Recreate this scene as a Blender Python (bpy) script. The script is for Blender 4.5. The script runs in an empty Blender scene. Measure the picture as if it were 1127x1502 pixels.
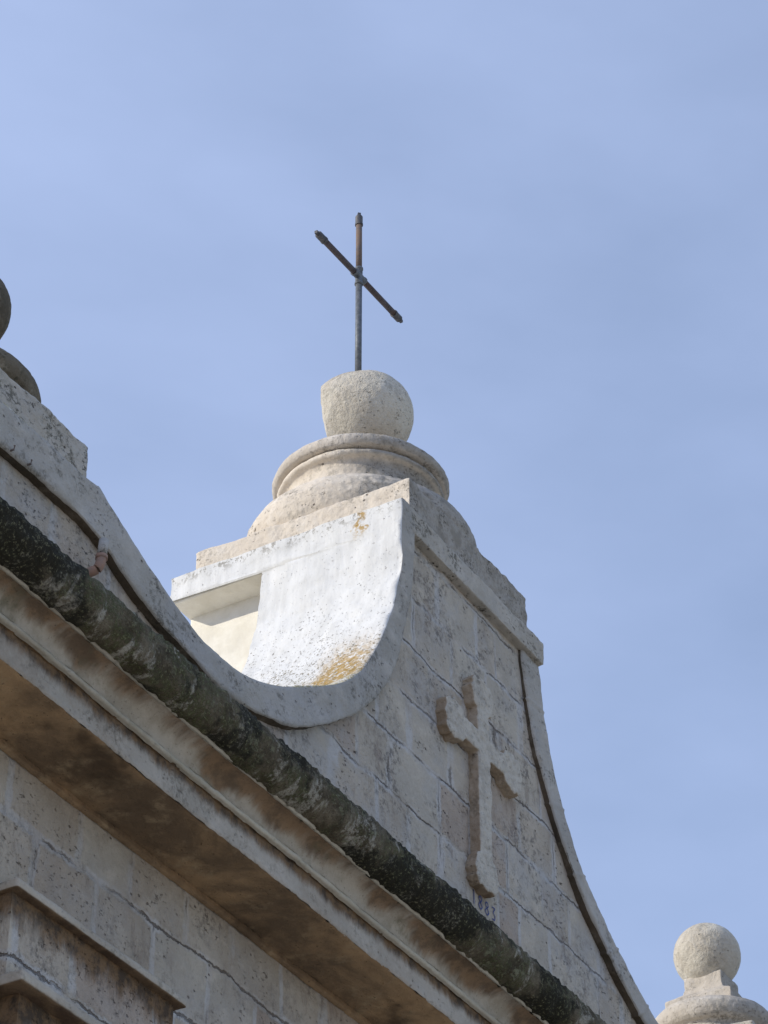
import bpy, bmesh, math, random
from mathutils import Vector, Matrix, noise
random.seed(4)
S = bpy.context.scene
C = S.collection
R = math.radians

# ------------------------------------------------------------------ camera
cam_d = bpy.data.cameras.new('camera')
cam = bpy.data.objects.new('camera', cam_d); C.objects.link(cam)
pitch, head = R(36.9), R(30.5)
hd = Vector((math.cos(head), math.sin(head), 0))
F = hd * math.cos(pitch) + Vector((0, 0, 1)) * math.sin(pitch)
RT = Vector((math.sin(head), -math.cos(head), 0))
UP = RT.cross(F)
cam.matrix_world = Matrix.Translation((0, -6.4, 1.6)) @ Matrix((RT, UP, -F)).transposed().to_4x4()
cam_d.sensor_fit = 'VERTICAL'; cam_d.sensor_height = 24; cam_d.sensor_width = 18
cam_d.lens = 4180 / 1502 * 24
cam_d.clip_start = .1; cam_d.clip_end = 2000
S.camera = cam

# ------------------------------------------------------------------ light
SUN_AZ, SUN_EL = 138.0, 24.0            # azimuth counted from +x towards +y
SKY_STRENGTH = .129
sd = Vector((math.cos(R(SUN_AZ)) * math.cos(R(SUN_EL)), math.sin(R(SUN_AZ)) * math.cos(R(SUN_EL)), math.sin(R(SUN_EL))))
sl = bpy.data.lights.new('sun', 'SUN'); sl.energy = 2.85; sl.angle = R(.6); sl.color = (1, .93, .80)
so = bpy.data.objects.new('sun', sl); C.objects.link(so)
so.rotation_euler = sd.to_track_quat('Z', 'Y').to_euler(); so.location = (-20, 20, 40)

W = bpy.data.worlds.new('World'); S.world = W; W.use_nodes = True
nt = W.node_tree; nt.nodes.clear()
sky = nt.nodes.new('ShaderNodeTexSky'); sky.sky_type = 'NISHITA'; sky.sun_disc = False
sky.sun_elevation = R(SUN_EL); sky.sun_rotation = R(90 - SUN_AZ)
sky.air_density = 1.0; sky.dust_density = 1.0; sky.ozone_density = 2.2
tc = nt.nodes.new('ShaderNodeTexCoord')
mp = nt.nodes.new('ShaderNodeMapping'); mp.inputs['Scale'].default_value = (1.2, 2.4, 5.0); mp.inputs['Rotation'].default_value = (.5, .2, .6)
n1 = nt.nodes.new('ShaderNodeTexNoise'); n1.inputs['Scale'].default_value = 2.6; n1.inputs['Detail'].default_value = 5; n1.inputs['Roughness'].default_value = .5
rr = nt.nodes.new('ShaderNodeMapRange'); rr.inputs[1].default_value = .3; rr.inputs[2].default_value = .75; rr.inputs[3].default_value = .46; rr.inputs[4].default_value = .68
mx = nt.nodes.new('ShaderNodeMix'); mx.data_type = 'RGBA'; mx.inputs[7].default_value = (3.65, 4.5, 6.8, 1)
bg = nt.nodes.new('ShaderNodeBackground'); bg.inputs[1].default_value = SKY_STRENGTH
wo = nt.nodes.new('ShaderNodeOutputWorld')
L = nt.links.new
L(tc.outputs['Generated'], mp.inputs[0]); L(mp.outputs[0], n1.inputs['Vector']); L(n1.outputs[0], rr.inputs[0])
dt = nt.nodes.new('ShaderNodeVectorMath'); dt.operation = 'DOT_PRODUCT'; dt.inputs[1].default_value = (math.cos(R(SUN_AZ)), math.sin(R(SUN_AZ)), 0)
ma = nt.nodes.new('ShaderNodeMath'); ma.operation = 'MULTIPLY_ADD'; ma.inputs[1].default_value = .5; ma.use_clamp = True   # the veil thickens towards the sun
mb = nt.nodes.new('ShaderNodeMath'); mb.operation = 'ADD'; mb.inputs[1].default_value = .13
L(tc.outputs['Generated'], dt.inputs[0]); L(dt.outputs['Value'], ma.inputs[0]); L(rr.outputs[0], mb.inputs[0]); L(mb.outputs[0], ma.inputs[2]); L(ma.outputs[0], mx.inputs[0]); L(sky.outputs[0], mx.inputs[6]); L(mx.outputs[2], bg.inputs[0]); L(bg.outputs[0], wo.inputs[0])

S.view_settings.view_transform = 'Standard'; S.view_settings.look = 'None'
S.view_settings.gamma = 1; S.view_settings.exposure = .3; S.view_settings.use_curve_mapping = False
S.render.engine = 'CYCLES'; S.cycles.max_bounces = 8; S.cycles.diffuse_bounces = 5

# ------------------------------------------------------------------ materials
class N:
    def __init__(s, name, rough=.95):
        s.m = bpy.data.materials.new(name); s.m.use_nodes = True; s.t = s.m.node_tree
        s.b = s.t.nodes['Principled BSDF']; s.b.inputs['Roughness'].default_value = rough
        s.b.inputs['Specular IOR Level'].default_value = .2
        g = s.t.nodes.new('ShaderNodeNewGeometry'); s.pos = g.outputs['Position']; s.nrm = g.outputs['Normal']
        s.h = None
    def set(s, i, v):
        if hasattr(v, 'is_linked') or isinstance(v, bpy.types.NodeSocket): s.t.links.new(v, i)
        elif isinstance(v, (tuple, list)) and len(v) == 3 and len(i.default_value) == 4: i.default_value = (*v, 1)
        else: i.default_value = v
    def math(s, op, a, b=None, c=None, clamp=False):
        n = s.t.nodes.new('ShaderNodeMath'); n.operation = op; n.use_clamp = clamp
        s.set(n.inputs[0], a)
        if b is not None: s.set(n.inputs[1], b)
        if c is not None: s.set(n.inputs[2], c)
        return n.outputs[0]
    def rng(s, v, a, b, c=0., d=1., smooth=True):
        n = s.t.nodes.new('ShaderNodeMapRange'); n.interpolation_type = 'SMOOTHSTEP' if smooth else 'LINEAR'
        s.set(n.inputs[0], v)
        for k, x in enumerate((a, b, c, d)): s.set(n.inputs[k + 1], x)
        return n.outputs[0]
    def mix(s, f, a, b, mode='MIX'):
        n = s.t.nodes.new('ShaderNodeMix'); n.data_type = 'RGBA'; n.blend_type = mode
        s.set(n.inputs[0], f); s.set(n.inputs[6], a); s.set(n.inputs[7], b); return n.outputs[2]
    def mapping(s, scale=(1, 1, 1), loc=(0, 0, 0), rot=(0, 0, 0), v=None):
        n = s.t.nodes.new('ShaderNodeMapping'); s.set(n.inputs[0], v or s.pos)
        n.inputs['Scale'].default_value = scale; n.inputs['Location'].default_value = loc; n.inputs['Rotation'].default_value = rot
        return n.outputs[0]
    def noise(s, scale, detail=4, rough=.55, v=None, dist=0, stretch=None, off=0):
        n = s.t.nodes.new('ShaderNodeTexNoise')
        s.set(n.inputs['Vector'], v or s.mapping(stretch or (1, 1, 1), (off, off * .7, off * 1.3)))
        n.inputs['Scale'].default_value = scale; n.inputs['Detail'].default_value = detail
        n.inputs['Roughness'].default_value = rough; n.inputs['Distortion'].default_value = dist
        return n.outputs[0]
    def vor(s, scale, v=None, feature='F1', rand=1):
        n = s.t.nodes.new('ShaderNodeTexVoronoi'); n.feature = feature; s.set(n.inputs['Vector'], v or s.pos)
        n.inputs['Scale'].default_value = scale; n.inputs['Randomness'].default_value = rand; return n.outputs[0]
    def xyz(s, v=None):
        n = s.t.nodes.new('ShaderNodeSeparateXYZ'); s.set(n.inputs[0], v or s.pos); return n.outputs
    def comb(s, x, y, z=0.):
        n = s.t.nodes.new('ShaderNodeCombineXYZ')
        for i, q in enumerate((x, y, z)): s.set(n.inputs[i], q)
        return n.outputs[0]
    def addh(s, v, k):
        q = s.math('MULTIPLY', v, k); s.h = q if s.h is None else s.math('ADD', s.h, q)
    def done(s, col, strength=1.):
        s.set(s.b.inputs['Base Color'], col)
        if s.h is not None:
            n = s.t.nodes.new('ShaderNodeBump'); n.inputs['Strength'].default_value = strength
            n.inputs['Distance'].default_value = 1.; s.set(n.inputs['Height'], s.h)
            s.t.links.new(n.outputs[0], s.b.inputs['Normal'])
        return s.m

def stone(name, base=(.56, .505, .415), alt=(.45, .41, .345), pale=(.66, .60, .50), ashlar=None, pits=1., stain=.0,
          lichen=0., blue=.0, bump=1., front=0., under=0., grime=0., fspeck=1., fcol=((.36, .335, .295), (.25, .23, .195)), ledge_stain_shade=None):
    """weathered limestone; ashlar = (row height, z offset, brick width)"""
    n = N(name)
    big = n.noise(1.3, 5, .6, off=3); med = n.noise(7, 6, .65, off=11); fine = n.noise(70, 5, .7, off=5)
    col = n.mix(n.rng(big, .35, .65), base, alt)
    col = n.mix(n.rng(med, .48, .72, 0, .65), col, pale)
    por = n.noise(3.4, 4, .6, off=21)                       # where the stone is porous
    if ashlar:
        h, z0, bw = ashlar
        x, y, z = n.xyz()
        wob = n.noise(3.2, 6, .75, off=31); wob2 = n.noise(3.6, 6, .75, off=41)
        zz = n.math('ADD', n.math('SUBTRACT', z, z0), n.math('MULTIPLY', n.math('SUBTRACT', wob, .5), .13))
        row = n.math('FLOOR', n.math('DIVIDE', zz, h))
        v1 = n.comb(n.math('MULTIPLY', x, 1.7), n.math('MULTIPLY', row, 7.31), 0.)
        jx = n.noise(1.0, 1, .5, v=v1)
        xx = n.math('ADD', n.math('ADD', x, n.math('MULTIPLY', jx, .60)), n.math('MULTIPLY', n.math('SUBTRACT', wob2, .5), .10))
        vec = n.comb(xx, zz, 0.)
        def brick(ms, sm):
            b = n.t.nodes.new('ShaderNodeTexBrick'); n.set(b.inputs['Vector'], vec)
            b.offset = .5; b.squash = 1.0
            for k, q in (('Scale', 1.), ('Mortar Size', ms), ('Mortar Smooth', sm), ('Bias', 0.), ('Brick Width', bw), ('Row Height', h)):
                b.inputs[k].default_value = q
            b.inputs['Color1'].default_value = (.0, .0, .0, 1); b.inputs['Color2'].default_value = (1, 1, 1, 1); b.inputs['Mortar'].default_value = (.5, .5, .5, 1)
            return b
        wide = brick(.036, 1.); thin = brick(.0075, .8)
        bc = wide.outputs['Color']
        col = n.mix(n.math('MULTIPLY', bc, .85), col, n.mix(1., col, (.80, .74, .70), 'MULTIPLY'))
        col = n.mix(n.math('MULTIPLY', n.rng(bc, .75, .95), .35), col, (.42, .33, .275))
        smear = n.math('MULTIPLY', n.rng(wide.outputs['Fac'], .0, .6), n.rng(n.noise(4.5, 3, .6, off=51), .36, .58, .15, .9))
        col = n.mix(smear, col, (.55, .53, .50))
        fr = n.math('FRACT', n.math('DIVIDE', zz, h))
        dh = n.math('MULTIPLY', n.math('MINIMUM', fr, n.math('SUBTRACT', 1., fr)), h)
        hline = n.rng(dh, .0085, .002)                      # bed joints open up, upright joints are mostly filled
        vline = n.math('MULTIPLY', thin.outputs['Fac'], n.rng(n.noise(1.9, 3, .6, off=67), .50, .60, .06, .75))
        crack = n.math('MULTIPLY', n.math('MAXIMUM', hline, vline), n.rng(n.noise(2.7, 3, .55, off=61), .39, .51))
        col = n.mix(n.math('MULTIPLY', crack, .78), col, (.105, .082, .064))
        n.addh(wide.outputs['Fac'], -.006); n.addh(crack, -.014); n.addh(bc, .006)
        por = n.math('ADD', por, n.math('MULTIPLY', n.math('SUBTRACT', bc, .5), .16))
        pitmask = n.math('MULTIPLY', n.rng(por, .46, .57), n.math('SUBTRACT', 1., smear))
    else:
        pitmask = n.rng(por, .42, .62)
    if pits:
        ps = n.noise(34, 4, .75, off=71, stretch=(1, 1, 1.5)); p1 = n.math('MULTIPLY', n.rng(ps, .60, .69), pitmask)
        p2 = n.math('MULTIPLY', n.rng(n.vor(17, v=n.mapping((1, 1, 1.4), (3, 2, 1))), .17, .09), n.rng(n.noise(9, 2, .5, off=81), .55, .62))
        p3 = n.math('MULTIPLY', n.rng(n.noise(15, 5, .8, off=75, stretch=(1, 1, 1.8)), .625, .67), n.rng(por, .50, .60))
        pp = n.math('MAXIMUM', n.math('MAXIMUM', p1, p2), p3)
        col = n.mix(n.math('MULTIPLY', pp, .75 * min(pits, 1.3)), col, (.085, .065, .05))
        n.addh(pp, -.011 * pits)
    if blue:
        col = n.mix(n.math('MULTIPLY', n.rng(n.noise(2.1, 5, .7, off=91), .46, .66), blue), col, (.43, .42, .41))
    if stain:
        col = n.mix(n.math('MULTIPLY', n.rng(n.noise(1.7, 5, .65, off=101), .42, .66), stain), col, (.20, .125, .065))
    if grime:
        g1 = n.math('MULTIPLY', n.rng(n.noise(3.1, 6, .75, off=161), .46, .62), n.rng(n.noise(26, 5, .8, off=171), .45, .62))
        col = n.mix(n.math('MULTIPLY', g1, grime), col, (.13, .12, .11))
        g2 = n.math('MULTIPLY', n.rng(n.noise(1.9, 4, .6, off=181), .44, .60), n.rng(n.noise(13, 5, .75, off=191, stretch=(1, 1, .35)), .50, .66))
        col = n.mix(n.math('MULTIPLY', g2, grime * .6), col, (.26, .20, .17)); n.addh(g2, -.006)
    if lichen:
        lm = n.math('MULTIPLY', n.rng(n.noise(5.0, 6, .75, off=111), .50, .62), n.rng(n.noise(38, 3, .7, off=121), .44, .58))
        col = n.mix(n.math('MULTIPLY', lm, lichen), col, (.075, .07, .05))
    if front:                                              # grey, speckled skin on front faces; darkens block and finials with painted shade
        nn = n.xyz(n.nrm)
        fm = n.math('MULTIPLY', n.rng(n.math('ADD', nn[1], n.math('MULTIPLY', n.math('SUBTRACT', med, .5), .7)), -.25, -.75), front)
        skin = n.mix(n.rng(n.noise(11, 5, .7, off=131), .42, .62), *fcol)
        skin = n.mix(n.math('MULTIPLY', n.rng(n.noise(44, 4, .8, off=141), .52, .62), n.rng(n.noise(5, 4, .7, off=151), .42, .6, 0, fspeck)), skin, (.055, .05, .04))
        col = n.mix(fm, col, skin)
    if ledge_stain_shade:                                               # brown stain below a ledge, with the ledge's shade painted in
        zt, ln = ledge_stain_shade; z = n.xyz()[2]
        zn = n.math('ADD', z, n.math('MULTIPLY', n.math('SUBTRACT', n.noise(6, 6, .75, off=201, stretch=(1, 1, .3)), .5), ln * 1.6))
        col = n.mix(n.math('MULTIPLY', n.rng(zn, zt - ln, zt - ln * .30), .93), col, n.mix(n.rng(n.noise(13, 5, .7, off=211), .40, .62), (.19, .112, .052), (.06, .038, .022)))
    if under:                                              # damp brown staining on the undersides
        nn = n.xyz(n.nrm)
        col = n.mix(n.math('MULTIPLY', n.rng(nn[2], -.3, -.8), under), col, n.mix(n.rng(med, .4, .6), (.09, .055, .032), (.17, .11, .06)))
    n.addh(fine, .0035 * bump); n.addh(med, .022 * bump); n.addh(n.noise(230, 2, .6), .0009 * bump)
    col = n.mix(n.rng(fine, .3, .7, 0, .28), col, n.mix(1., col, (.72, .70, .68), 'MULTIPLY'))
    return n.done(col)

def whitewash():
    n = N('whitewash', .85)
    x, y, z = n.xyz()
    fine = n.noise(60, 4, .7); med = n.noise(9, 5, .6, off=4); streak = n.noise(16, 4, .6, stretch=(1, 1, .16), off=8)
    col = n.mix(n.rng(streak, .35, .7), (.69, .685, .66), (.60, .595, .57))
    col = n.mix(n.rng(med, .5, .72, 0, .5), col, (.66, .645, .60))
    low = n.rng(z, 10.75, 9.55)                                # weathered towards the foot of the sweep
    sp = n.noise(58, 3, .8, off=13)
    thr = n.math('SUBTRACT', .655, n.math('MULTIPLY', low, .15))
    thr = n.math('SUBTRACT', thr, n.math('MULTIPLY', n.rng(n.noise(3.3, 3, .6, off=19), .45, .7), .05))
    speck = n.rng(n.math('SUBTRACT', sp, thr), 0., .05)
    col = n.mix(n.math('MULTIPLY', speck, .92), col, n.mix(low, (.20, .18, .14), (.30, .235, .11)))
    ol = n.math('MULTIPLY', n.rng(z, 10.12, 9.58), n.rng(n.noise(30, 5, .8, off=43), .38, .56))
    col = n.mix(n.math('MULTIPLY', ol, n.rng(n.noise(4, 4, .7, off=47), .32, .58, .2, .8)), col, (.47, .40, .20))
    wv = n.math('ADD', y, n.math('MULTIPLY', n.math('SUBTRACT', n.noise(4.5, 5, .7, off=23), .5), .45))
    dy = n.math('ABSOLUTE', n.math('SUBTRACT', wv, n.math('ADD', .17, n.math('MULTIPLY', n.rng(z, 9.95, 9.45, smooth=False), .42))))
    core = n.math('MULTIPLY', n.rng(dy, .24, .06), n.rng(z, 10.38, 10.0))
    oc = n.math('MULTIPLY', core, n.rng(n.noise(32, 4, .75, off=29), .36, .54))
    sp2 = n.math('MULTIPLY', n.rng(n.math('ABSOLUTE', n.math('SUBTRACT', wv, .30)), .05, .01), n.rng(z, 11.10, 11.20))
    oc = n.math('MAXIMUM', oc, n.math('MULTIPLY', sp2, n.rng(n.noise(30, 4, .75, off=37), .40, .52)))
    col = n.mix(n.math('MULTIPLY', oc, .93), col, n.mix(n.noise(18, 3, .6), (.52, .31, .07), (.28, .19, .06)))
    top = n.math('MULTIPLY', n.rng(z, 11.20, 11.30), n.rng(n.noise(22, 4, .8, off=31), .50, .60))
    col = n.mix(n.math('MULTIPLY', top, .7), col, (.17, .15, .11))
    n.addh(fine, .0022); n.addh(med, .006); n.addh(speck, -.004); n.addh(streak, .004)
    return n.done(col)

def mossy():
    n = N('mossy_stone')
    a = n.noise(2.1, 6, .65, off=2); b = n.noise(8, 7, .75, off=7); f = n.noise(55, 5, .8, off=9); g = n.noise(150, 3, .7, off=3)
    band = n.noise(6.5, 5, .65, off=15, stretch=(1, .3, .3))
    col = n.mix(n.rng(b, .36, .64), (.080, .064, .040), (.21, .175, .12))
    col = n.mix(n.math('MULTIPLY', n.rng(n.noise(3.2, 5, .7, off=63), .44, .58), n.rng(f, .40, .58)), col, (.085, .090, .038))
    col = n.mix(n.math('MULTIPLY', n.math('MULTIPLY', n.rng(band, .52, .58), n.rng(b, .44, .52)), n.rng(f, .38, .52)), col, (.46, .43, .36))
    crust = n.math('MULTIPLY', n.rng(n.noise(17, 6, .8, off=83), .545, .575), n.rng(n.noise(3.7, 4, .6, off=87), .42, .58))
    col = n.mix(n.math('MULTIPLY', crust, .8), col, (.27, .27, .17)); n.addh(crust, .006)
    col = n.mix(n.math('MULTIPLY', n.rng(a, .49, .57), n.rng(f, .64, .50, .55, .95)), col, (.028, .026, .017))
    col = n.mix(n.math('MULTIPLY', n.rng(f, .54, .66), .7), col, (.32, .31, .19))
    col = n.mix(n.math('MULTIPLY', n.rng(g, .52, .68), .6), col, (.02, .018, .013))
    n.addh(b, .035); n.addh(f, .012); n.addh(band, .015); n.addh(g, .002)
    return n.done(col)

def soffit_mat():
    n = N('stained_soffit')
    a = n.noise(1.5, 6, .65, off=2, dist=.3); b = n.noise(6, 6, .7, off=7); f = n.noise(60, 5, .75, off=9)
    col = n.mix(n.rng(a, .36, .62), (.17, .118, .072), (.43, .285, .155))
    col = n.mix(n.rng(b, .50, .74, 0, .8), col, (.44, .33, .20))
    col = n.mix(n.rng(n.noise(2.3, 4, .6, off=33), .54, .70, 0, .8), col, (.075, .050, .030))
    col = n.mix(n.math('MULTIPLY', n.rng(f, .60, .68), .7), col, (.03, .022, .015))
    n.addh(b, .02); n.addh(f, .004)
    return n.done(col)

def cove_mat():
    n = N('stained_moulding')
    b = n.noise(5, 6, .7, off=7); f = n.noise(60, 5, .75, off=9); z = n.xyz()[2]
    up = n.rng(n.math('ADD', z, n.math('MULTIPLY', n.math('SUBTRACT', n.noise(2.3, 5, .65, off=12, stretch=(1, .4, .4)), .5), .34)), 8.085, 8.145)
    col = n.mix(n.rng(b, .4, .65), (.50, .45, .37), (.38, .335, .265))
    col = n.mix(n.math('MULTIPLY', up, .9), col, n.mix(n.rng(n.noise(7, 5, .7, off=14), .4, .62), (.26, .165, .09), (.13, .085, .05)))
    col = n.mix(n.rng(n.noise(3, 5, .7, off=16), .56, .70, 0, .75), col, (.15, .14, .09))
    col = n.mix(n.math('MULTIPLY', n.rng(f, .58, .68), .5), col, (.05, .04, .03))
    n.addh(b, .02); n.addh(f, .004)
    return n.done(col)

def simple(name, c1, c2, scale=20, rough=.7, metal=0., bump=.002, rust=None):
    n = N(name, rough); n.b.inputs['Metallic'].default_value = metal
    a = n.noise(scale, 5, .65)
    col = n.mix(n.rng(a, .35, .65), c1, c2)
    if rust: col = n.mix(n.rng(n.noise(5, 5, .7, off=6), .46, .6), col, rust)
    n.addh(a, bump); return n.done(col)

M = dict(
    wall=stone('ashlar_limestone', ashlar=(.345, 9.375, .40), blue=.55, pits=1.3, grime=.75, bump=1.3),
    lower=stone('ashlar_limestone_below_cornice', ashlar=(.345, 7.58, .40), blue=.3, stain=.22, pits=.9, grime=.5, bump=1.2),
    band=stone('coping_limestone', base=(.46, .43, .38), alt=(.36, .34, .30), pale=(.55, .515, .46), blue=.5, lichen=.55, pits=.9),
    edge=stone('stained_coping_edge', base=(.125, .095, .066), alt=(.065, .055, .040), pale=(.24, .20, .15), pits=.6, lichen=.6),
    capf=stone('cap_limestone', base=(.50, .46, .395), alt=(.40, .37, .315), pale=(.57, .53, .46), lichen=.75, pits=1.2, blue=.3),
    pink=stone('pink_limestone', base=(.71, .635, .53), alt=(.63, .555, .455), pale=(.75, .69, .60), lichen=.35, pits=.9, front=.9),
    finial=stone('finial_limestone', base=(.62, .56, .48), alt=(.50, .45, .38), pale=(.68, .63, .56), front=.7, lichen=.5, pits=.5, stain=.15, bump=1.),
    ball=stone('ball_limestone', base=(.70, .66, .56), alt=(.61, .565, .47), pale=(.74, .705, .62), lichen=.3, pits=.6, stain=.3, bump=1.7),
    dark=stone('lichened_limestone', base=(.19, .16, .115), alt=(.10, .085, .062), pale=(.33, .29, .22), lichen=.9, pits=.8),
    fillet=stone('fillet_limestone', base=(.56, .52, .42), alt=(.44, .41, .33), pale=(.62, .58, .49), stain=.2, pits=.3),
    fascia=stone('fascia_limestone', base=(.50, .455, .39), alt=(.40, .365, .31), pale=(.58, .53, .46), stain=.25, ledge_stain_shade=(8.03, .085), lichen=.35, pits=.5),
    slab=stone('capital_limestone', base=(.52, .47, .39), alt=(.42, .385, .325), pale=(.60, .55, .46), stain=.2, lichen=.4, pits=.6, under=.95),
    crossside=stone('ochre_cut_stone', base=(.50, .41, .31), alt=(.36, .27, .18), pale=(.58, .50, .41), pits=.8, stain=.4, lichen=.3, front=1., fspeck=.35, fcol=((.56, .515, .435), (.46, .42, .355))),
    block=stone('stained_shaded_capital_stone', ashlar=(.345, 7.58, .40), blue=.3, pits=.8, grime=.6, ledge_stain_shade=(7.18, .19)),
    shaft=stone('stained_shaded_shaft_stone', ashlar=(.345, 7.58, .40), blue=.3, pits=.8, grime=.6, ledge_stain_shade=(6.76, .26)),
    white=whitewash(), cream=simple('bounce_tinted_whitewash', (.79, .755, .66), (.70, .66, .56), 7, .9, bump=.006, rust=None), moss=mossy(), soffit=soffit_mat(), cove=cove_mat(),  # cream: warm bounced light is painted into the whitewash colour
    iron=simple('grey_iron', (.115, .125, .135), (.18, .19, .20), 30, .55, .35),
    rust=simple('rusty_iron', (.15, .125, .115), (.19, .155, .135), 22, .75, .2, rust=(.21, .145, .105)),
    capm=simple('dark_iron', (.085, .085, .09), (.14, .135, .135), 30, .6, .3),
    dull=simple('dull_brown_iron', (.085, .07, .07), (.12, .10, .10), 22, .7, .2, rust=(.12, .08, .065)),
    terra=simple('terracotta', (.36, .22, .16), (.28, .20, .16), 30, .9),
    ink=simple('blue_paint', (.055, .07, .20), (.13, .15, .28), 90, .9, bump=.0),
    ground=simple('stone_paving', (.50, .45, .375), (.40, .355, .29), 1.5, .95, bump=.01),
    roof=simple('bounce_white_roof', (.80, .76, .68), (.72, .68, .60), 2., .95),
)

# ------------------------------------------------------------------ helpers
def wloc(o):
    v = Vector((0, 0, 0))
    while o: v = v + o.location; o = o.parent
    return v
def thing(name, label, cat, loc, group=None):
    o = bpy.data.objects.new(name, None); C.objects.link(o); o.location = loc; o.empty_display_size = .2
    o['label'] = label; o['category'] = cat
    if group: o['group'] = group
    return o
def obj(name, bm, mats, parent=None, smooth=False, label=None):
    if not isinstance(mats, (list, tuple)): mats = [mats]
    me = bpy.data.meshes.new(name); o = bpy.data.objects.new(name, me); C.objects.link(o)
    if parent:
        o.parent = parent; bmesh.ops.translate(bm, vec=-wloc(parent), verts=bm.verts)
    bmesh.ops.recalc_face_normals(bm, faces=bm.faces)
    bm.to_mesh(me); bm.free()
    for m in mats: me.materials.append(m)
    if smooth:
        for p in me.polygons: p.use_smooth = True
    if label: o['label'] = label
    return o
TEX = {}
def clouds(scale, depth=3):
    k = (scale, depth)
    if k not in TEX:
        t = bpy.data.textures.new('clouds', 'CLOUDS'); t.noise_scale = scale; t.noise_depth = depth; TEX[k] = t
    return TEX[k]
def rough(o, voxel=.012, sm=3, amps=((.012, .05), (.03, .35)), smooth=True):
    """round and erode: voxel remesh, smoothing, then noise displacement"""
    r = o.modifiers.new('remesh', 'REMESH'); r.mode = 'VOXEL'; r.voxel_size = voxel; r.use_smooth_shade = smooth
    s = o.modifiers.new('smooth', 'SMOOTH'); s.factor = .5; s.iterations = sm
    for a, sc in amps:
        d = o.modifiers.new('displace', 'DISPLACE'); d.texture = clouds(sc); d.strength = a; d.mid_level = .5; d.texture_coords = 'GLOBAL'
def box(bm, x0, x1, y0, y1, z0, z1):
    vs = [bm.verts.new((x, y, z)) for x in (x0, x1) for y in (y0, y1) for z in (z0, z1)]
    for q in ((0, 1, 3, 2), (4, 6, 7, 5), (0, 4, 5, 1), (2, 3, 7, 6), (0, 2, 6, 4), (1, 5, 7, 3)):
        bm.faces.new([vs[i] for i in q])
    return bm
def boxo(*a): return box(bmesh.new(), *a)
def lathe(prof, cx, cy, n=96, sx=1., sy=1., wob=0.):
    bm = bmesh.new(); rings = []
    for r, z in prof:
        if r < 1e-4: rings.append([bm.verts.new((cx, cy, z))])
        else: rings.append([bm.verts.new((cx + r * sx * math.cos(2 * math.pi * k / n), cy + r * sy * math.sin(2 * math.pi * k / n), z)) for k in range(n)])
    for a, b in zip(rings, rings[1:]):
        for k in range(n):
            j = (k + 1) % n
            if len(a) == 1: bm.faces.new((a[0], b[k], b[j]))
            elif len(b) == 1: bm.faces.new((a[k], b[0], a[j]))
            else: bm.faces.new((a[k], b[k], b[j], a[j]))
    return bm
def catmull(pts, n=10):
    P = [Vector(p) for p in pts]; P = [2 * P[0] - P[1]] + P + [2 * P[-1] - P[-2]]; out = []
    for i in range(1, len(P) - 2):
        for k in range(n):
            t = k / n; a, b, c, d = P[i - 1:i + 3]
            out.append(.5 * ((2 * b) + (c - a) * t + (2 * a - 5 * b + 4 * c - d) * t * t + (3 * b - a - 3 * c + d) * t ** 3))
    out.append(P[-2]); return out
def nz(p, s, seed=0.): return noise.fractal(Vector(p) * s + Vector((seed, seed, seed)), 1., 2., 4)
def prism(bm, pts, y0, y1):
    a = [bm.verts.new((x, y0, z)) for x, z in pts]; b = [bm.verts.new((x, y1, z)) for x, z in pts]
    fs = [bm.faces.new(a), bm.faces.new(b[::-1])]
    for i in range(len(pts)):
        j = (i + 1) % len(pts); bm.faces.new((a[i], b[i], b[j], a[j]))
    return fs
def tube(bm, pts, r, n=16, caps=True):
    P = [Vector(p) for p in pts]; rings = []
    for i, p in enumerate(P):
        d = (P[min(i + 1, len(P) - 1)] - P[max(i - 1, 0)]).normalized()
        u = d.orthogonal().normalized() if abs(d.z) < .9 else Vector((1, 0, 0)); u = (u - d * u.dot(d)).normalized(); v = d.cross(u)
        rad = r[i] if isinstance(r, (list, tuple)) else r
        rings.append([bm.verts.new(p + (u * math.cos(2 * math.pi * k / n) + v * math.sin(2 * math.pi * k / n)) * rad) for k in range(n)])
    for a, b in zip(rings, rings[1:]):
        for k in range(n): bm.faces.new((a[k], a[(k + 1) % n], b[(k + 1) % n], b[k]))
    if caps: bm.faces.new(rings[0][::-1]); bm.faces.new(rings[-1])
    return bm

# ------------------------------------------------------------------ ground
bm = bmesh.new()
for v in ((-400, -400), (400, -400), (400, 400), (-400, 400)): bm.verts.new((*v, 0))
bm.faces.new(bm.verts)
g = obj('ground', bm, M['ground']); g['kind'] = 'structure'

# ------------------------------------------------------------------ the church front
X0, X1 = 6.3, 17.5
church = thing('church_facade', 'pale limestone church gable with a swooping parapet above a mossy cornice', 'church', (11.9, 0, 0))
obj('lower_wall', boxo(X0, X1, 0, .9, 0, 7.95), M['lower'], church)
nave = obj('nave', boxo(X0 + .35, X1 - .35, .9, 15.95, 0, 8.75), M['lower'], church)
obj('nave_bounce_roof', boxo(X0 + .3, X1 - .3, .93, 16, 8.75, 8.9), M['roof'], nave)  # unseen roof, raised and whitened to bounce sun under the cap

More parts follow.
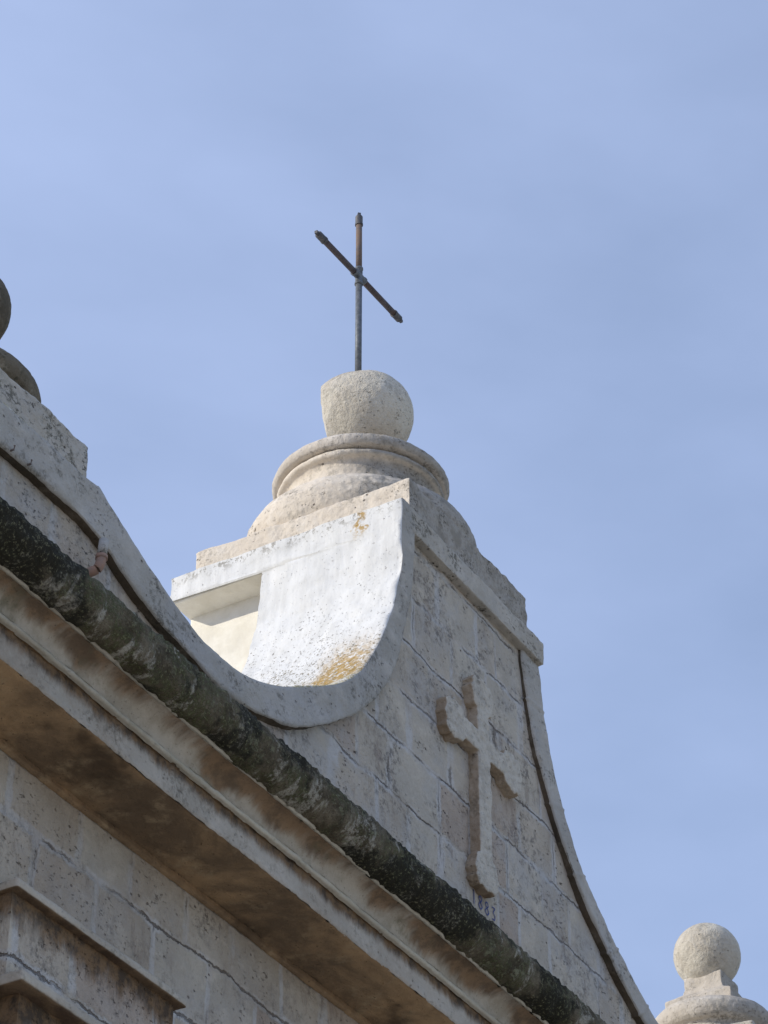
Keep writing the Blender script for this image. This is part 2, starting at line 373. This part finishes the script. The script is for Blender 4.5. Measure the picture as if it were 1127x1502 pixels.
# cornice: one swept profile, its mouldings as parts
def sweep(name, prof, mat, parent, amp=.006, seed=0, sub=.014, label=None, jd=.006):
    pts = [Vector((p[0], p[1])) for p in prof]; dense = []
    for a, b in zip(pts, pts[1:]):
        k = max(1, int((b - a).length / sub))
        dense += [a.lerp(b, i / k) for i in range(k)]
    dense.append(pts[-1])
    bm = bmesh.new(); prev = None; nx = int((X1 - X0) / .022); rj = random.Random(seed); jx = X0 + .3
    for i in range(nx + 1):
        x = X0 + (X1 - X0) * i / nx; row = []
        if x > jx + .02: jx += rj.uniform(.42, .72)
        wz = .010 * noise.noise(Vector((x * 1.3, 3.3, 0)))
        for q in dense:
            p = (x, q.x, q.y)
            n1 = nz(p, 5, seed) * amp - (jd if abs(x - jx) < .012 else 0); n2 = nz(p, 26, seed + 9) * amp * (.8 if seed == 6 else .45)
            row.append(bm.verts.new((x, q.x + n1 + n2, q.y + wz + n1 * .7 - n2)))
        if prev:
            for k in range(len(row) - 1): bm.faces.new((prev[k], prev[k + 1], row[k + 1], row[k]))
        prev = row
    return obj(name, bm, mat, parent, smooth=True, label=label)
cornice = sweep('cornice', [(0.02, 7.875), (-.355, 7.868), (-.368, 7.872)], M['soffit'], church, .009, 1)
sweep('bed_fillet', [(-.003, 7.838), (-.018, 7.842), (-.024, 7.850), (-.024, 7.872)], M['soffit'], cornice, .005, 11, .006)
sweep('fascia', [(-.368, 7.872), (-.374, 7.878), (-.374, 8.016), (-.370, 8.024), (-.380, 8.026)], M['fascia'], cornice, .007, 2)
sweep('fillet', [(-.380, 8.022), (-.398, 8.024), (-.406, 8.034), (-.402, 8.044), (-.378, 8.050), (-.376, 8.058), (-.390, 8.060)], M['fillet'], cornice, .005, 3, .006)
cv = [(-.388 - .10 * (1 - math.cos(t)) , 8.056 + .092 * math.sin(t)) for t in [math.pi / 2 * k / 8 for k in range(9)]]
sweep('cavetto', cv, M['cove'], cornice, .007, 4)
sweep('fillet', [(-.484, 8.149), (-.500, 8.139), (-.508, 8.146), (-.506, 8.158), (-.494, 8.166)], M['fillet'], cornice, .005, 5, .006)
rc = (-.515, 8.262); rr_ = .112
rl = [(rc[0] + rr_ * math.cos(t), rc[1] + rr_ * 1.05 * math.sin(t)) for t in [R(-80) - R(195) * k / 26 for k in range(27)]]
sweep('roll_moulding', [(-.494, 8.160)] + rl, M['moss'], cornice, .014, 6)
sweep('weathering', [rl[-1], (-.40, 8.40), (0.06, 8.47)], M['moss'], cornice, .012, 7, .05)

# parapet: wall face set back behind the coping band
LA = [(7.38, 9.55), (7.8, 9.55), (8.22, 9.552), (8.285, 9.566), (8.305, 9.560), (8.325, 9.548), (8.414, 9.508), (8.594, 9.422), (8.845, 9.322), (9.188, 9.228), (9.575, 9.247), (10.037, 9.451), (10.561, 9.813), (10.876, 10.30), (11.024, 10.707), (11.058, 11.00), (11.064, 11.14), (11.066, 11.305)]
LB = [(7.38, 9.300), (7.75, 9.315), (8.10, 9.312), (8.34, 9.278), (8.601, 9.180), (8.86, 9.112), (9.08, 9.088), (9.375, 9.050), (9.75, 9.105), (10.15, 9.270), (10.65, 9.65), (10.96, 10.056), (11.134, 10.545), (11.195, 10.90), (11.212, 11.12), (11.217, 11.305)]
RA = [(12.764, 11.14), (12.772, 11.05), (12.841, 10.635), (13.043, 10.132), (13.359, 9.786), (13.731, 9.53), (14.1, 9.349), (14.5, 9.27), (14.95, 9.33), (15.35, 9.58), (15.55, 9.84)]
RB = [(12.540, 11.14), (12.552, 11.00), (12.640, 10.577), (12.871, 10.117), (13.15, 9.771), (13.507, 9.498), (13.90, 9.273), (14.4, 9.12), (14.95, 9.16), (15.4, 9.38), (15.60, 9.60)]
def resample(pts, n):
    c = catmull(pts, 14); d = [0]
    for a, b in zip(c, c[1:]): d.append(d[-1] + (b - a).length)
    out = []; j = 0
    for i in range(n + 1):
        t = d[-1] * i / n
        while j < len(c) - 2 and d[j + 1] < t: j += 1
        out.append(c[j].lerp(c[j + 1], (t - d[j]) / max(d[j + 1] - d[j], 1e-9)))
    return out
la, lb, ra, rb = resample(LA, 270), resample(LB, 270), resample(RA, 260), resample(RB, 260)
mid = lambda a, b: [(p.lerp(q, .5).x, p.lerp(q, .5).y) for p, q in zip(a, b)]
wallpts = [(X0, 8.35), (X0, 9.35)] + mid(la, lb)[2::4] + [(11.14, 11.2), (12.65, 11.2)] + mid(ra, rb)[0:256:4] + [(15.7, 9.7), (16.4, 9.7), (16.41, 9.35), (X1, 9.35), (X1, 8.35)]
bm = bmesh.new(); prism(bm, wallpts, .056, .90)
parapet = obj('parapet_wall', bm, M['wall'], church)
def coping(name, A, B, label, flank=False):
    prof = [(0, .93)] + [(0, .93 - .90 * k / 30) for k in range(1, 31)] + [(.02, .012), (.05, .003)] + [(.05 + .9 * k / 9, 0.) for k in range(1, 10)] + [(.985, .003), (1, .012), (1, .03), (1, .06)]
    bm = bmesh.new(); rows = []; rj = random.Random(len(A)); joints = set(); q_ = 20
    while not flank and q_ < len(A): joints.add(q_); q_ += rj.randint(26, 48)
    for i, (a, b) in enumerate(zip(A, B)):
        row = []
        for k, (t, y) in enumerate(prof):
            p = a.lerp(b, t); q = Vector((p.x, y * (1.684 if flank and a.y > 11.135 and t == 0 else 1.), p.y))
            d = nz(q, 4, 3) * .012 + nz(q, 22, 5) * .004
            nrm = (a - b).normalized()
            if i in joints: d -= .013
            if t == 0 or t < .04: q += Vector((nrm.x, 0, nrm.y)) * d + Vector((0, d * .3, 0))
            elif t > .97: q += Vector((nrm.x, 0, nrm.y)) * d * 1.1
            else: q += Vector((0, d * .6, 0))
            if not flank and y < .07: q.y += .030 * max(0., 1 - i / (len(A) * .42)) ** 1.0 * (1 if y < .05 else 0)
            row.append(bm.verts.new(q))
        rows.append(row)
    for r0, r1 in zip(rows, rows[1:]):
        for k in range(len(prof) - 1):
            f = bm.faces.new((r0[k], r0[k + 1], r1[k + 1], r1[k]))
            f.material_index = 0 if k <= 31 else (1 if k < len(prof) - 3 else 2)
    return obj(name, bm, [M['white'], M['band'], M['edge']], parapet, smooth=True, label=label)
coping('coping', la, lb, 'grey coping with a whitewashed sunlit inner curve, left of the central pedestal', True)
coping('coping', ra, rb, 'weathered grey coping curving down to the right of the central pedestal')

# central pedestal
ped = obj('pedestal', boxo(11.255, 12.58, .88, 1.555, 8.3, 11.16), M['cream'], parapet)
rough(ped, .02, 2, ((.006, .05), (.012, .3)))
def slab(name, x0, x1, y0, y1, z0, z1, mats, parent, side=None, voxel=.011, sm=3, amps=((.010, .045), (.022, .3)), label=None):
    bm = boxo(x0, x1, y0, y1, z0, z1)
    o = obj(name, bm, mats, parent, label=label); rough(o, voxel, sm, amps); return o

def facing(name, front, left):
    """front face one surface, left and rear faces another (whitewash line at the arris)"""
    return None
# cap: limestone front course with the whitewashed flank behind it
cap = obj('cap', boxo(11.12, 12.762, 0.0, 1.55, 11.14, 11.305), M['capf'], parapet)
rough(cap, .011, 3, ((.010, .045), (.016, .3)))
fl = obj('overhang', boxo(11.078, 11.30, .92, 1.56, 11.126, 11.306), M['cream'], cap)
rough(fl, .008, 2, ((.006, .05), (.010, .3)))
blk = obj('upper_block', boxo(11.215, 12.62, .035, 1.50, 11.29, 11.565), M['pink'], cap)
rough(blk, .012, 4, ((.016, .05), (.035, .25)))

# relief cross with flared lobed ends, and the painted year
cx, cz = 11.955, 10.135
def arm(L, hw=.068, fw=.135):
    return [(L * .0, hw), (L - .22, hw), (L - .20, hw + .035), (L - .15, fw * .85), (L - .10, fw), (L - .075, fw * .82), (L - .05, fw * .9),
            (L - .01, fw * .62), (L - .02, fw * .40), (L, 0)]
def cross_poly():
    out = []
    for L, ang in ((.45, 0), (.44, 90), (.44, 180), (.93, 270)):
        a = arm(L); a[0] = (.068, .068)
        pts = [(u, -v) for u, v in a[1:-1]] + [a[-1]] + [(u, v) for u, v in a[::-1][1:-1]] + [a[0]]
        c, s = round(math.cos(R(ang))), round(math.sin(R(ang)))
        out += [(cx + u * c - v * s, cz + u * s + v * c) for u, v in pts]
    return out
bm = bmesh.new(); fs = prism(bm, cross_poly(), -.012, .09); bm.normal_update()
bmesh.ops.triangulate(bm, faces=fs)
rc_ = obj('relief_cross', bm, M['crossside'], parapet); rough(rc_, .0065, 2, ((.012, .035), (.016, .12)))
def ribbon(bm, pts, w, y):
    P = catmull(pts, 5) if len(pts) > 2 else [Vector(p) for p in pts]; prev = None
    for i, p in enumerate(P):
        d = (P[min(i + 1, len(P) - 1)] - P[max(i - 1, 0)]).normalized(); n_ = Vector((-d.y, d.x)) * w * (.8 + .4 * random.random())
        cur = [bm.verts.new((p.x + s * n_.x, y, p.y + s * n_.y)) for s in (-.5, .5)]
        if prev: bm.faces.new((prev[0], prev[1], cur[1], cur[0]))
        prev = cur
GL = {'1': [[(.35, 1), (.5, 1.02), (.5, 0)]],
      '8': [[(.5, .55), (.15, .78), (.5, 1), (.85, .78), (.5, .55), (.1, .27), (.5, 0), (.9, .27), (.5, .55)]],
      '3': [[(.15, .95), (.85, .98), (.45, .6), (.85, .38), (.7, .05), (.15, .03)]]}
for k, ch in enumerate('1883'):
    bm = bmesh.new()
    for st in GL[ch]: ribbon(bm, [(11.888 + .073 * k + px * .046, 9.128 + pz * .078 + .002 * (k % 2)) for px, pz in st], .0085, .0525)
    obj('painted_numeral', bm, M['ink'], parapet, label='faint blue painted numeral ' + ch + ' of the year 1883')

# pilaster head below the cornice
pil = obj('pilaster', boxo(7.87, 8.90, -.12, .02, 0, 6.755), M['shaft'], church)
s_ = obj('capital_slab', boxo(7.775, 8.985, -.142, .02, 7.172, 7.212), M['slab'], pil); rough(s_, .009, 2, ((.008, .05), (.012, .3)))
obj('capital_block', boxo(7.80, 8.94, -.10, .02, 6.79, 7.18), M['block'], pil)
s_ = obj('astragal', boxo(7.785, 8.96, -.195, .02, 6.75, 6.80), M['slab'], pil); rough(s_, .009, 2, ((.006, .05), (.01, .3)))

# side piers
def pier(x0, x1, zt, zc, label):
    p = obj('pier', boxo(x0, x1, .02, .95, zc - .215, zc - .004), M['band'], parapet, label=label); rough(p, .012, 3, ((.010, .045), (.022, .3)))
    q = obj('upper_block', boxo(x0 + .07, x1 - .03, .02, .93, zc - .02, zt), M['capf'], p); rough(q, .012, 4, ((.014, .05), (.035, .25)))
    return p
pier(7.38, 8.25, 9.735, 9.54, 'blocky stone pier end at the left of the parapet')
pier(15.52, 16.44, 10.035, 9.80, 'blocky stone pier end at the right of the parapet')
for x, z in ((7.64, 9.318), (7.765, 9.322)):
    bm = bmesh.new(); tube(bm, [(x, .05, z), (x, -.018, z), (x, -.02, z + .02)], .005, 8); obj('nail', bm, M['rust'], parapet)

# ------------------------------------------------------------------ finials
def ball_bm(c, r, flat=None, seed=0., amp=.012):
    bm = bmesh.new(); bmesh.ops.create_icosphere(bm, subdivisions=6, radius=1)
    for v in bm.verts:
        d = v.co.normalized(); rad = r * (1 + amp * nz(d, 1.6, seed) + .006 * nz(d, 9, seed) + .003 * nz(d, 34, seed))
        p = d * rad
        if flat:                                           # an old break: a flat facet cut off one side
            n_, dist = flat; l = p.dot(-RT)
            if l > 0: p += -RT * l * .30 * min(1, max(0, .5 + p.dot(UP) / r))
            k = p.dot(n_) - (dist + .03 * nz(d, 3.2, 7.)) * r
            if k > 0: p -= n_ * k * .80
        v.co = Vector(c) + p
    return bm
GRP = 'stone ball finials on the gable'
YA = .783
f0 = thing('ball_finial', 'large pale stone ball on round mouldings at the centre, carrying the iron cross', 'finial', (11.91, YA, 11.565), GRP)
base = lathe([(0, 11.54), (.66, 11.54), (.695, 11.60), (.71, 11.67), (.70, 11.74), (.665, 11.81), (.61, 11.87), (.55, 11.905), (.505, 11.92), (.50, 11.925), (0, 11.93)], 11.91, YA)
o = obj('lower_torus', base, M['pink'], f0); rough(o, .012, 1, ((.010, .05), (.022, .3)))
o = obj('drum', lathe([(0, 11.90), (.50, 11.90), (.470, 11.95), (.452, 12.01), (.455, 12.075), (.470, 12.098), (.505, 12.108), (.512, 12.128), (.500, 12.148), (.478, 12.152), (.475, 12.17), (0, 12.17)], 11.91, YA), M['pink'], f0); rough(o, .011, 1, ((.008, .05), (.016, .3)))
o = obj('upper_torus', lathe([(0, 12.158), (.50, 12.158), (.528, 12.165), (.543, 12.188), (.543, 12.218), (.525, 12.244), (.48, 12.252), (0, 12.26)], 11.91, YA), M['finial'], f0); rough(o, .010, 1, ((.008, .05), (.016, .3)))
o = obj('neck', lathe([(0, 12.24), (.10, 12.24), (.09, 12.30), (.085, 12.38), (.09, 12.60), (0, 12.64)], 11.93, YA, 48), M['finial'], f0, smooth=True)
fd = (-RT * .99 - UP * .12).normalized()
o = obj('ball', ball_bm((11.985, YA, 12.843), .292, (fd, .90), 2.), M['ball'], f0, smooth=True)

def side_finial(x, y, z, mat, bmat, label, px=0.):
    f = thing('ball_finial', label, 'finial', (x, y, z - .79), GRP)
    o = obj('torus', lathe([(0, z - .79), (.40, z - .79), (.40, z - .73), (.36, z - .71), (.335, z - .66), (.35, z - .635), (.375, z - .63), (.40, z - .61), (.415, z - .565), (.405, z - .52), (.37, z - .475), (.31, z - .452), (0, z - .445)], x, y, 72), mat, f)
    rough(o, .010, 2, ((.006, .04), (.014, .3)))
    bm = bmesh.new(); rings = []
    for h_, zz in ((.245, z - .46), (.240, z - .375), (.205, z - .350), (.15, z - .305), (.14, z - .265), (.138, z - .18)):
        rings.append([bm.verts.new((x + px + sx * h_, y + sy * h_, zz)) for sx, sy in ((-1, -1), (1, -1), (1, 1), (-1, 1))])
    bm.faces.new(rings[0]); bm.faces.new(rings[-1])
    for a, b in zip(rings, rings[1:]):
        for k in range(4): bm.faces.new((a[k], a[(k + 1) % 4], b[(k + 1) % 4], b[k]))
    o = obj('plinth', bm, mat, f); rough(o, .008, 2, ((.007, .04), (.012, .2)))
    obj('ball', ball_bm((x, y, z), .228, None, x, .008), bmat, f, smooth=True)
    return f
side_finial(16.00, .48, 10.80, M['finial'], M['ball'], 'small sunlit stone ball at the far lower right end', px=.03)
side_finial(7.785, .50, 10.47, M['dark'], M['dark'], 'dark lichened stone ball cut by the left edge above the near pier')

# ------------------------------------------------------------------ iron cross
px_, top = 11.873, 14.47
mc = thing('metal_cross', 'thin grey and rusty pipe cross standing on the central stone ball', 'cross', (px_, YA, 13.11))
zc_ = 13.93
bm = bmesh.new(); tube(bm, [(px_, YA, 13.05), (px_, YA, zc_ - .06)], .0215, 20); obj('upright', bm, M['iron'], mc, True)
bm = bmesh.new(); tube(bm, [(px_, YA, zc_ + .05), (px_ - .003, YA, top - .05)], .0205, 20); obj('upright', bm, M['rust'], mc, True, 'rusty upper half of the upright')
A = Vector((11.353, YA, 13.903)); B = Vector((12.412, YA, 13.952)); d = (B - A).normalized(); mid_ = Vector((px_, YA, zc_))
for s in (A, B):
    e = s + (mid_ - s).normalized() * .05; bm = bmesh.new(); tube(bm, [mid_ + (s - mid_).normalized() * .04, e], .0205, 20); obj('crossbar', bm, M['dull'], mc, True)
bm = bmesh.new()
tube(bm, [mid_ - d * .062, mid_ - d * .05, mid_ - d * .048, mid_ + d * .048, mid_ + d * .05, mid_ + d * .062], [.028, .028, .0245, .0245, .028, .028], 20)
zz_ = Vector((0, 0, 1)); tube(bm, [mid_ - zz_ * .072, mid_ - zz_ * .058, mid_ - zz_ * .056, mid_ + zz_ * .056, mid_ + zz_ * .058, mid_ + zz_ * .07], [.028, .028, .0245, .0245, .028, .028], 20)
obj('pipe_fitting', bm, M['iron'], mc, True)
for e, dr in ((A, (A - mid_).normalized()), (B, (B - mid_).normalized()), (Vector((px_ - .003, YA, top)), zz_)):
    bm = bmesh.new()
    tube(bm, [e - dr * .095, e - dr * .08, e - dr * .079, e - dr * .02, e - dr * .012], [.0265, .0265, .0245, .0245, .019], 18)
    tube(bm, [e - dr * .014, e + dr * .012], .0145, 4); o = obj('end_cap', bm, M['capm'], mc)

# ------------------------------------------------------------------ terracotta pipe
tp = thing('drain_pipe', 'small broken terracotta pipe elbow sticking up behind the mossy cornice roll', 'pipe', (8.24, .02, 8.99))
x = 8.262
bm = bmesh.new(); tube(bm, catmull([(x - .02, .10, 9.02), (x - .015, .0, 9.03), (x, -.045, 9.05), (x + .008, -.055, 9.09), (x + .012, -.055, 9.12)], 6), .023, 18); obj('elbow', bm, M['terra'], tp, True)
bm = bmesh.new(); tube(bm, [(x + .012, -.055, 9.105), (x + .012, -.055, 9.125)], .028, 18); obj('socket', bm, M['terra'], tp, True)
bm = bmesh.new(); tube(bm, [(x + .012, -.055, 9.12), (x + .022, -.055, 9.215)], .023, 18); obj('spout', bm, M['band'], tp, True)
